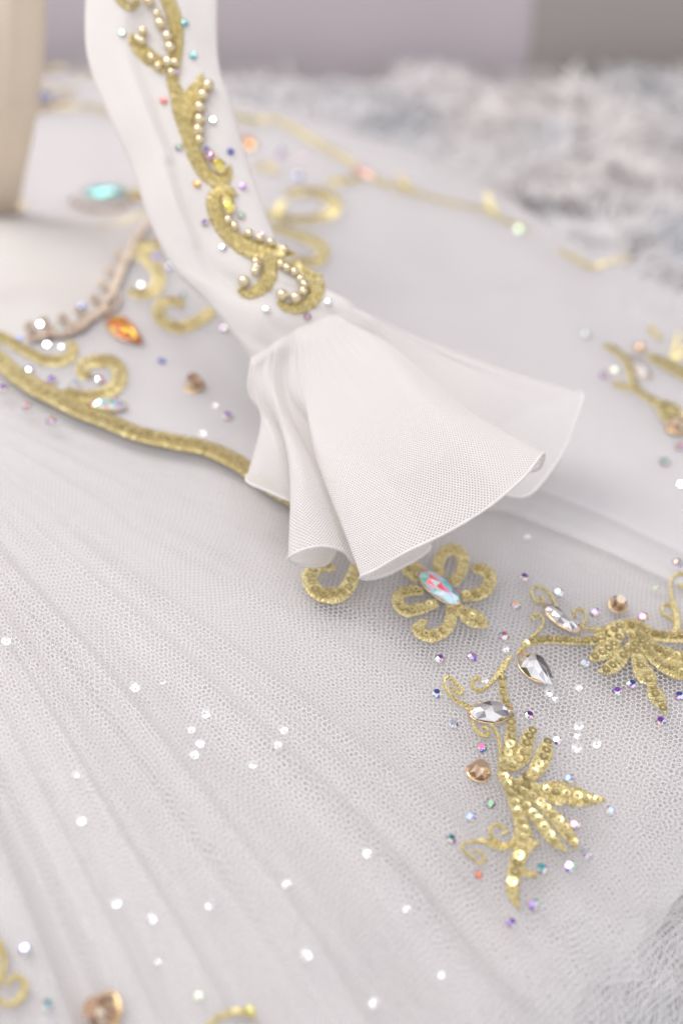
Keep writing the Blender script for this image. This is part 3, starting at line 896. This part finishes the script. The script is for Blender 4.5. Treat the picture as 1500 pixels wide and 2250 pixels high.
# far side scrolls, out of focus
applique('applique', tutu, 'skirt', [
    S_([(630, 432, 22), (673, 424, 24), (712, 433, 26), (738, 455, 26), (721, 478, 25), (673, 487, 24), (628, 486, 24), (590, 476, 22)], 3.4),
    S_([(606, 486, 18), (612, 466, 22), (622, 448, 14)]),
])
applique('applique', tutu, 'skirt', [S_([(600, 505, 22), (647, 519, 24), (687, 535, 26), (710, 556, 26), (700, 577, 25), (668, 579, 20), (640, 570, 12)], 3.4)])
applique('applique', tutu, 'skirt', [S_([(560, 372, 14), (585, 370, 18), (610, 384, 10)])])
applique('applique', tutu, 'skirt', [S_([(718, 410, 12), (750, 402, 20), (790, 402, 12)])])
applique('gold_trim', tutu, 'skirt', [
    S_([(470, 245, 14), (510, 256, 20), (560, 270, 22), (598, 264, 16), (640, 284, 18), (700, 321, 18), (760, 355, 18), (800, 386, 18), (850, 411, 16), (920, 432, 14), (1000, 454, 14), (1060, 467, 16), (1110, 490, 14), (1160, 508, 10)]),
    S_([(905, 424, 12), (886, 406, 20), (874, 388, 10)]), S_([(1090, 478, 12), (1074, 452, 22), (1068, 428, 10)]),
    S_([(1225, 556, 10), (1262, 574, 16), (1296, 592, 16), (1345, 580, 10), (1380, 574, 8)]),
], label='blurred gold trim along the far rim', wk=.68)
applique('gold_trim', tutu, 'skirt', [
    S_([(70, 246, 14), (130, 240, 16), (190, 238, 16), (245, 254, 14), (290, 270, 14)]),
    S_([(70, 190, 14), (120, 200, 16), (170, 206, 14)]), S_([(80, 152, 12), (110, 158, 18), (140, 152, 10)]), S_([(165, 168, 10), (200, 172, 14), (240, 180, 10)]),
], label='blurred gold trim behind the strap', wk=.75)
applique('applique', tutu, 'skirt', [
    S_([(1326, 764, 14), (1355, 780, 18), (1375, 806, 16), (1386, 842, 18), (1402, 866, 18), (1440, 890, 22), (1476, 902, 26), (1500, 940, 30), (1530, 960, 20)], 3.2),
    S_([(1425, 788, 24), (1456, 803, 32), (1500, 828, 34), (1540, 850, 30)], 3.2),
    S_([(1488, 738, 10), (1480, 766, 15), (1472, 796, 14)]), S_([(1424, 722, 12), (1436, 738, 16), (1448, 752, 10)]),
    S_([(1345, 848, 14), (1366, 856, 18), (1390, 862, 12)]),
    S_([(1540, 740, 8), (1505, 770, 12), (1480, 800, 14)]), S_([(1440, 890, 16), (1462, 920, 30), (1490, 930, 34), (1520, 920, 20)], 3.2),
], label='blurred gold spray at the right edge', wk=.85)
# nearest corner, out of focus
applique('applique', tutu, 'skirt', [
    S_([(-30, 2035, 10), (0, 2070, 16), (16, 2110, 14), (8, 2150, 14), (-10, 2180, 12)]),
    S_([(-20, 2200, 12), (20, 2210, 14), (52, 2195, 16), (60, 2165, 14), (40, 2148, 12), (22, 2165, 10)]),
])
applique('applique', tutu, 'skirt', [S_([(440, 2275, 10), (480, 2240, 14), (520, 2228, 16), (560, 2238, 12)])])

# sleeve scrollwork
applique('gold_scroll', sleeve, 'sleeve', [
    S_([(345, -45, 30), (368, 0, 32), (382, 35, 34), (389, 73, 30), (388, 117, 28), (382, 152, 30), (380, 182, 29), (391, 211, 36), (400, 249, 42), (414, 293, 38), (427, 337, 35), (446, 375, 34), (473, 397, 32), (498, 390, 26), (506, 366, 7)]),
    S_([(369, 156, 24), (344, 138, 34), (318, 118, 38), (296, 98, 28), (288, 76, 5)]),
    S_([(408, 255, 40), (422, 218, 42), (435, 191, 32), (445, 163, 4)]),
    S_([(250, -30, 14), (266, 0, 22), (288, 14, 22), (306, 0, 14)]),
], pad=0.7, step=0.4, lift=0.12)
applique('gold_scroll', sleeve, 'sleeve', [
    S_([(517, 430, 14), (496, 417, 26), (474, 428, 33), (471, 452, 37), (481, 484, 38), (503, 516, 40), (535, 540, 42), (569, 553, 42), (607, 553, 32), (648, 556, 6)]),
    S_([(590, 560, 28), (593, 593, 35), (585, 620, 36), (564, 640, 30), (541, 646, 24), (527, 635, 12)]),
    S_([(606, 574, 18), (646, 592, 30), (680, 612, 36), (696, 637, 36), (684, 662, 32), (655, 677, 27), (627, 675, 20), (612, 664, 9)]),
], pad=0.7, step=0.4, lift=0.12)

# ------------------------------------------------------------------ beads, stones
def ico_bead(r, material, name='bead'):
    n, m = 12, 7
    V = [(0, 0, r)]
    for i in range(1, m):
        a = math.pi * i / m
        for j in range(n):
            b = 2 * math.pi * j / n
            V.append((r * math.sin(a) * math.cos(b), r * math.sin(a) * math.sin(b), r * math.cos(a)))
    V.append((0, 0, -r))
    Q, T = [], []
    for j in range(n): T.append((0, 1 + j, 1 + (j + 1) % n))
    for i in range(m - 2):
        for j in range(n):
            a = 1 + i * n + j; b = 1 + i * n + (j + 1) % n
            Q.append((a, a + n, b + n, b))
    last = len(V) - 1; s0 = 1 + (m - 2) * n
    for j in range(n): T.append((s0 + (j + 1) % n, s0 + j, last))
    me = mesh_np(name, V, [np.array(Q), np.array(T)], True)
    me.materials.append(MATS[material])
    return me
BEAD = ico_bead(1.62, 'bead_gold'); BEADL = ico_bead(2.1, 'bead_gold'); BRONZE = ico_bead(1.7, 'bead_bronze'); ROSE = ico_bead(0.9, 'bead_bronze')

for k, (x, y, big) in enumerate([(283, 3, 1), (332, 7, 1), (350, 35, 0), (357, 56, 1), (372, 84, 1), (378, 108, 1), (303, 91, 0), (313, 95, 0), (316, 73, 0), (334, 132, 0), (350, 150, 0), (372, 141, 1), (388, 141, 0),
                  (379, 164, 0), (457, 194, 1), (447, 214, 1), (441, 240, 1), (441, 267, 1), (438, 290, 1), (440, 311, 0), (503, 488, 0), (517, 501, 0), (548, 519, 0), (571, 529, 0), (593, 539, 0), (624, 548, 0),
                  (564, 580, 0), (565, 592, 0), (560, 603, 0), (540, 617, 1), (616, 587, 0), (629, 596, 0), (645, 605, 0), (660, 617, 0), (668, 629, 0), (667, 643, 0), (651, 655, 1), (621, 649, 1)]):
    p, n = on_sleeve([x], [y], 1.7)
    link('bead', BEADL if big else BEAD, None, sleeve, p[0], None)

AB = [(0.75, 0.95, 1.0), (0.22, 0.06, 0.45), (0.05, 0.35, 0.38), (0.90, 0.20, 0.50), (0.62, 1.0, 0.62), (1.0, 0.60, 0.30), (0.10, 0.14, 0.55), (0.95, 0.98, 1.0), (0.62, 0.45, 0.95), (0.95, 1.0, 0.72), (1.0, 0.85, 0.98)]
PAL = {
    'ab': AB,
    'aurora': [(.62, .92, .90), (.55, .80, 1.0), (.78, .72, .96), (.82, .96, .58), (.92, .12, .16), (.60, .85, 1.0), (.25, .72, .70), (.85, .88, .92), (.88, .35, .62)],
    'coral': [(.72, .42, .40), (.80, .52, .42), (.62, .34, .36)],
    'clear': [(.95, .94, .95), (.30, .29, .30), (.80, .79, .80), (.97, .97, .97), (.16, .16, .17), (.92, .90, .90), (.62, .61, .62), (.97, .95, .96)],  # colourless stone: bright and dark reflections painted in as facet greys
    'white': [(.97, .97, 1.0), (.80, .84, 1.0), (.95, .95, .95)],
    'lime': [(.85, 1.0, .62), (.95, 1.0, .85), (.70, .95, .62)],
    'red': [(.95, .25, .18), (.98, .40, .25), (.85, .2, .25)],
    'purple': [(.70, .50, .98), (.50, .28, .85), (.80, .65, 1.0)],
    'pink': [(1.0, .55, .80), (.95, .70, .85)],
    'blue': [(.22, .28, .75), (.5, .6, .95), (.15, .18, .5)],
    'teal': [(.25, .70, .68), (.12, .42, .44), (.45, .80, .78), (.12, .28, .32)],
    'orange': [(.90, .30, .04), (.95, .55, .06), (.62, .14, .03), (.98, .80, .18), (.85, .28, .25), (.75, .25, .05)],
    'topaz': [(.88, .66, .46), (.50, .32, .20), (.96, .82, .64), (.70, .48, .32), (.30, .20, .14)],
    'yellow': [(.95, .80, .15), (.80, .62, .08), (.55, .55, .12), (.98, .92, .55)],
    'plum': [(.40, .18, .25), (.62, .45, .65), (.25, .12, .14), (.80, .6, .55)],
}
_var = {}
def gem_mesh(shape, pal, variant, a, b, h, n=None, soft=False):
    """faceted stone: half length a, half width b, height h (mm); per-facet tint in attribute 'facet'"""
    key = (shape, pal, variant, round(a, 2), round(b, 2), soft)
    if key in _var: return _var[key]
    r = random.Random(hash((shape, pal, variant)) % 9999 if False else (len(shape) * 131 + sum(map(ord, shape + pal)) * 17 + variant * 53))
    n = n or (10 if shape == 'teardrop' else 8)
    ph = np.linspace(0, 2 * np.pi, n, endpoint=False)
    def outline(ph):
        c, s = np.cos(ph), np.sin(ph)
        if shape == 'round': return c * a, s * b
        if shape == 'marquise':
            return np.sign(c) * np.abs(c) ** 0.82 * a, np.sign(s) * b * np.abs(s) ** 1.25
        if shape == 'teardrop':       # tip at +x
            wv = np.where(c > 0, np.abs(s) * (1 - c) ** 0.35, np.abs(s))
            return np.where(c > 0, c * a * 1.25, c * a * 0.75), np.sign(s) * b * wv
        return c * a, s * b
    def ring(off, k, z):
        x, y = outline(ph + off)
        return np.stack([x * k, y * k, np.full(n, z)], -1)
    hs = math.pi / n
    V = np.vstack([ring(0, .96, 0.0), ring(0, 1.0, h * .28), ring(hs, .80, h * .62), ring(0, .54, h), [[0, 0, h * 1.0]]])
    F3, F4 = [], []
    for i in range(n):
        j = (i + 1) % n
        F4.append((i, j, n + j, n + i))
        F3.append((n + i, n + j, 2 * n + i))
        k = (i - 1) % n
        F3.append((n + i, 2 * n + i, 3 * n + i)); F3.append((n + i, 3 * n + i, 2 * n + k))
        F3.append((2 * n + i, 3 * n + j, 3 * n + i))
    tri = np.array(F3); quad = np.array(F4)
    if shape == 'round':
        poly = np.array([[3 * n + i for i in range(n)]])
        faces = [quad, tri, poly]
    else:
        top = np.array([(3 * n + i, 3 * n + (i + 1) % n, 4 * n) for i in range(n)])
        V[4 * n, 2] = h * 1.12
        faces = [quad, tri, top]
    if shape == 'round': V = V[:-1]
    me = mesh_np(shape + '_stone', V, faces, False)
    cols = PAL[pal]
    att = me.color_attributes.new('facet', 'FLOAT_COLOR', 'CORNER')
    buf = np.ones((len(me.loops), 4), np.float32)
    prev = None
    for p in me.polygons:
        c = r.choice(cols)
        if p.normal.z > .97 and shape == 'round': c = cols[variant % len(cols)]
        g = r.uniform(.85, 1.1)
        for li in p.loop_indices: buf[li, :3] = [min(1, q * g) for q in c]
    att.data.foreach_set('color', buf.ravel())
    me.materials.append(MATS['crystal_soft' if soft else 'crystal'])
    _var[key] = me
    return me

def half_normal(p, lamp):
    v = CAM - p; v = v / np.linalg.norm(v)
    l = np.asarray(lamp) - p; l = l / np.linalg.norm(l)
    h = v + l
    return h / np.linalg.norm(h)

def stone(x, y, pal='ab', d=15.0, parent=None, surface='skirt', glint=False, name='rhinestone'):
    p, n = project(surface, np.array([float(x)]), np.array([float(y)]), (2.2 if x < 260 and y < 740 else 1.3) if (surface == 'skirt' and y < 1130) else 0.35)
    p, n = p[0], n[0]
    D = (p - CAM) @ FWD
    r_ = d / 2 / (FPX / D)
    r_ = max(0.75, round(r_ / 0.15) * 0.15)
    nn = n + rng.normal(0, .13, 3)
    if glint is True: nn = half_normal(p, KEY if rng.uniform() < .5 else SPOT)
    elif glint: nn = half_normal(p, KEY) + rng.normal(0, .07, 3)
    me = gem_mesh('round', pal, random.randrange(9), r_, r_, r_ * (1.25 if pal == 'topaz' else .75), soft=glint is True and pal != 'white')
    return link(name, me, None, parent or tutu, p, frame_to(nn, rng.uniform(0, 6.28)))

def long_gem(name, x0, y0, x1, y1, wpx, pal, shape='marquise', parent=None, surface='skirt', lift=1.2, variant=0, hk=0.7, threads=True, tilt=0.0):
    P, n = project(surface, np.array([x0, x1, (x0 + x1) / 2.]), np.array([y0, y1, (y0 + y1) / 2.]), lift)
    c = (P[0] + P[1]) / 2; ax = P[1] - P[0]; ln = np.linalg.norm(ax)
    D = (c - CAM) @ FWD
    b = wpx / 2 / (FPX / D)
    z = n[2] + np.array([0, -1, 0]) * tilt
    X = ax / ln; Y = np.cross(z, X); Y /= np.linalg.norm(Y); Z = np.cross(X, Y)
    me = gem_mesh(shape, pal, variant, ln / 2, b, b * hk, soft=pal in ('teal', 'coral'))
    M3 = Matrix(((X[0], Y[0], Z[0]), (X[1], Y[1], Z[1]), (X[2], Y[2], Z[2])))
    o = link(name, me, None, parent or tutu, c, M3)
    # claw setting / bezel below the girdle
    ph = np.linspace(0, 2 * np.pi, 17)
    V, F = tube(np.stack([np.cos(ph) * ln / 2 * .93, np.sin(ph) * b * .93, np.full(17, -.15)], -1), 0.32, 6)
    WORLD_LOCAL = mesh_np('bezel', V, [F], True)
    bz = bpy.data.objects.new('bezel', WORLD_LOCAL); COL.objects.link(bz); bz.parent = o; WORLD_LOCAL.materials.append(MATS['gold_claw'])
    if threads:
        for sgn in (-1, 1):
            if shape == 'teardrop' and sgn > 0: continue
            pts = []
            for q in range(9):
                t = math.pi * q / 8
                pts.append((sgn * (ln / 2 * (.99 - .22 * math.sin(t / 1) * (q / 8))), (q / 8 - .5) * .5, -1.0 + (b * hk + .9) * math.sin(t)))
            V, F = tube(np.array(pts), 0.16, 6)
            me2 = mesh_np('sewing_loop', V, [F], True); me2.materials.append(MATS['sewing_thread'])
            t_ = bpy.data.objects.new('sewing_loop', me2); COL.objects.link(t_); t_.parent = o
    return o

# big stones
long_gem('marquise_gem', 919, 1261, 1010, 1339, 56, 'aurora', variant=3, lift=1.9, hk=.6)
long_gem('marquise_gem', 1026, 1577, 1119, 1572, 62, 'clear', variant=1, lift=1.8)
long_gem('marquise_gem', 1192, 1337, 1272, 1396, 44, 'clear', variant=2, lift=1.6)
long_gem('teardrop_gem', 1140, 1440, 1202, 1506, 66, 'clear', 'teardrop', variant=4, lift=1.4)
long_gem('teardrop_gem', 236, 706, 303, 762, 58, 'orange', 'teardrop', variant=1, lift=2.4)
long_gem('marquise_gem', 198, 899, 280, 905, 38, 'aurora', variant=5, lift=2.4)
long_gem('marquise_gem', 184, 440, 280, 436, 48, 'teal', variant=1, lift=3.6, hk=.5)
long_gem('marquise_gem', 60, 232, 116, 226, 34, 'blue', variant=2, lift=3.0)
long_gem('teardrop_gem', 560, 332, 534, 306, 26, 'orange', 'teardrop', variant=2, threads=False)
long_gem('marquise_gem', 775, 376, 822, 400, 26, 'coral', variant=2, threads=False, lift=2)
long_gem('marquise_gem', 1380, 786, 1426, 838, 30, 'clear', variant=3)
long_gem('marquise_gem', 1392, 760, 1416, 780, 22, 'topaz', variant=3, threads=False)
long_gem('marquise_gem', 497, 428, 509, 474, 26, 'yellow', parent=sleeve, surface='sleeve', variant=2, lift=1.6)
long_gem('marquise_gem', 452, 334, 472, 358, 22, 'plum', parent=sleeve, surface='sleeve', variant=1, lift=1.4)
long_gem('marquise_gem', 474, 352, 494, 384, 26, 'yellow', parent=sleeve, surface='sleeve', variant=4, lift=1.6)
for (x, y, d) in [(1050, 1700, 52), (1356, 1331, 42), (427, 854, 44), (1480, 950, 46), (235, 2222, 84), (1402, 775, 26)]:
    o = stone(x, y, 'topaz', d, name='round_gem')
    me = o.data
    r_ = me.vertices[0].co.length / S / .96
    ph = np.linspace(0, 2 * np.pi, 17)
    V, F = tube(np.stack([np.cos(ph) * r_ * .98, np.sin(ph) * r_ * .98, np.full(17, .1)], -1), r_ * .13, 6)
    m2 = mesh_np('claw_ring', V, [F], True); m2.materials.append(MATS['gold_claw'])
    t_ = bpy.data.objects.new('claw_ring', m2); COL.objects.link(t_); t_.parent = o
for (x, y) in [(300, 534), (288, 562), (278, 590), (262, 622), (250, 655), (236, 678), (212, 700), (188, 714), (160, 728), (132, 737), (104, 745), (78, 752)]:
    if rng.uniform() < .4: continue
    p, n = project('skirt', np.array([float(x) + rng.normal(0, 5)]), np.array([float(y) + rng.normal(0, 5)]), 3.0)
    link('bead', ROSE, None, tutu, p[0])
# beaded rims of the two far cabochons
for (x, y) in [(172, 458), (190, 466), (208, 470), (226, 471), (244, 470), (262, 466), (278, 458), (160, 448), (296, 444)]:
    p, n = project('skirt', np.array([float(x)]), np.array([float(y)]), 1.6)
    link('bead', BRONZE, None, tutu, p[0])
for (x, y) in [(78, 246), (96, 248), (114, 242), (132, 230), (146, 224)]:
    p, n = project('skirt', np.array([float(x)]), np.array([float(y)]), 1.8)
    link('bead', BRONZE, None, tutu, p[0])

# scattered rhinestones on the tutu
for (x, y) in [(1150, 1272), (1132, 1333), (1226, 1305), (1306, 1349), (1412, 1358), (1283, 1459), (1355, 1522), (1385, 1506), (1490, 1532), (1450, 1587), (1105, 1400), (964, 1451),
               (1036, 1446), (958, 1527), (995, 1593), (1160, 1575), (1057, 1645), (1223, 1630), (1250, 1713), (1339, 1784), (1262, 1815), (1287, 1878), (1252, 1907), (1190, 1911), (1075, 1768), (1034, 1798),
               (990, 1845), (1171, 1987), (1121, 2030), (1487, 1240), (57, 2088), (105, 2210), (8, 862), (60, 900), (113, 932), (498, 922), (65, 822), (115, 843), (165, 852), (218, 843), (135, 735),
               (345, 575), (375, 595), (495, 730), (400, 655), (1285, 742), (1325, 832), (1457, 1022), (1490, 990), (620, 345), (655, 395)]:
    stone(x, y, 'ab', 25 if y < 1900 else 28, glint='mixed' if y > 1200 and rng.uniform() < .28 else False)
for (x, y, pal, d) in [(1050, 1923, 'red', 20), (355, 800, 'blue', 20), (180, 687, 'blue', 22), (1437, 1292, 'lime', 18)]:
    stone(x, y, pal, d)
for (x, y, pal, d) in [(1138, 511, 'lime', 20), (665, 352, 'pink', 12), (1348, 820, 'lime', 16), (1405, 808, 'white', 10), (1492, 1073, 'white', 20), (312, 635, 'white', 16), (255, 641, 'lime', 14), (103, 766, 'white', 16), (137, 771, 'white', 16),
                       (88, 725, 'white', 14), (437, 2190, 'lime', 24), (548, 2222, 'yellow', 26), (45, 752, 'blue', 14)]:
    stone(x, y, pal, d, glint=True)
# on the sleeve
for (x, y, pal, g) in [(406, 52, 'teal', 0), (424, 123, 'teal', 1), (360, 222, 'red', 1), (467, 267, 'white', 1), (506, 334, 'blue', 0), (433, 406, 'orange', 1), (533, 410, 'purple', 1), (450, 490, 'ab', 0), (575, 518, 'pink', 1), (530, 475, 'ab', 0),
                       (585, 681, 'white', 1), (675, 696, 'plum', 0), (721, 665, 'white', 1), (393, 325, 'ab', 0), (490, 545, 'ab', 0), (270, 75, 'ab', 0), (455, 330, 'ab', 0), (387, 160, 'purple', 0), (488, 372, 'plum', 0)]:
    stone(x, y, pal, 17, sleeve, 'sleeve', bool(g))

# clear film sequins scattered over the net
def film_mesh(v, r):
    n = 14
    ph = np.linspace(0, 2 * np.pi, n, endpoint=False)
    def ring(q, z, k): return np.stack([r * q * np.cos(ph), r * q * np.sin(ph), z + k * np.sin(ph * (2 + v % 2) + v * 1.7)], -1)
    k = np.arange(n); k2 = (k + 1) % n
    F = np.concatenate([np.stack([n + k, n + k2, k2, k], -1)[:, ::-1], np.stack([2 * n + k, 2 * n + k2, n + k2, n + k], -1)[:, ::-1]])
    me = mesh_np('clear_sequin', np.vstack([ring(1, .34, .05), ring(.62, .08, .02), ring(.24, 0, 0)]), [F], False)
    me.materials.append(MATS['clear_film'])
    return me
FILMS = [film_mesh(v, r) for v, r in ((0, 1.6), (1, 1.8), (2, 1.35), (3, 1.7), (4, 1.5))]
for (x, y) in [(1157, 1188), (1110, 1432), (1205, 1523), (1220, 1542), (1271, 1518), (1271, 1600), (1270, 1624), (1268, 1646), (1063, 1503), (15, 1415), (297, 1518), (360, 1510), (450, 1572), (420, 1610), (440, 1640), (427, 1665),
               (625, 1609), (612, 1640), (558, 1684), (167, 1706), (181, 1808), (255, 1990), (335, 2025), (347, 2125), (672, 2105), (893, 2000), (977, 2142), (628, 1950), (808, 1880), (472, 898), (445, 958), (820, 2210), (1310, 1640), (465, 1990)]:
    p, n = project('skirt', np.array([float(x)]), np.array([float(y)]), 0.9)
    nn = half_normal(p[0], KEY) + rng.normal(0, .17 if rng.uniform() < .35 else .06, 3)
    link('clear_sequin', random.choice(FILMS), None, tutu, p[0], frame_to(nn, rng.uniform(0, 6.28)))

# ------------------------------------------------------------------ cream strap at the far left
def strap():
    rows = [(-66, 104, -420, 535), (-68, 103, -260, 548), (-70, 102, -120, 560), (-72, 101, 0, 570), (-74, 97, 110, 582), (-78, 82, 230, 600), (-84, 64, 320, 622), (-92, 50, 390, 642), (-100, 42, 440, 660), (-104, 40, 480, 680)]
    R = catmull(np.array(rows, float), 10)
    nphi = 64
    ph = np.linspace(0, 2 * np.pi, nphi, endpoint=False)
    Lp = at_depth(R[:, 0], R[:, 2], R[:, 3]); Rp = at_depth(R[:, 1], R[:, 2], R[:, 3])
    M = (Lp + Rp) / 2; H = (Rp - Lp) / 2
    Nn = np.tile(-FWD, (len(R), 1))
    tt = np.linspace(0, 1, len(R))
    c = np.cos(ph); s = np.sin(ph)
    wav = 2.4 * noise(ph[None, :] * 2.2, tt[:, None] * 1.5, 81) + 1.2 * noise(ph[None, :] * 5, tt[:, None] * 2.5, 82) + 0 * tt[:, None]
    V = M[:, None] + H[:, None] * c[None, :, None] + Nn[:, None] * (s[None, :] * 12 + wav)[..., None]
    bot = V[-1].mean(0)
    root = build('fabric_strap', V.transpose(1, 0, 2).reshape(-1, 3), [grid_faces(nphi, len(R), True)], 'strap_cloth', None, at=bot)
    root['label'] = 'cream pleated fabric strap rising at the left edge behind the sleeve'
    root['category'] = 'strap'
strap()
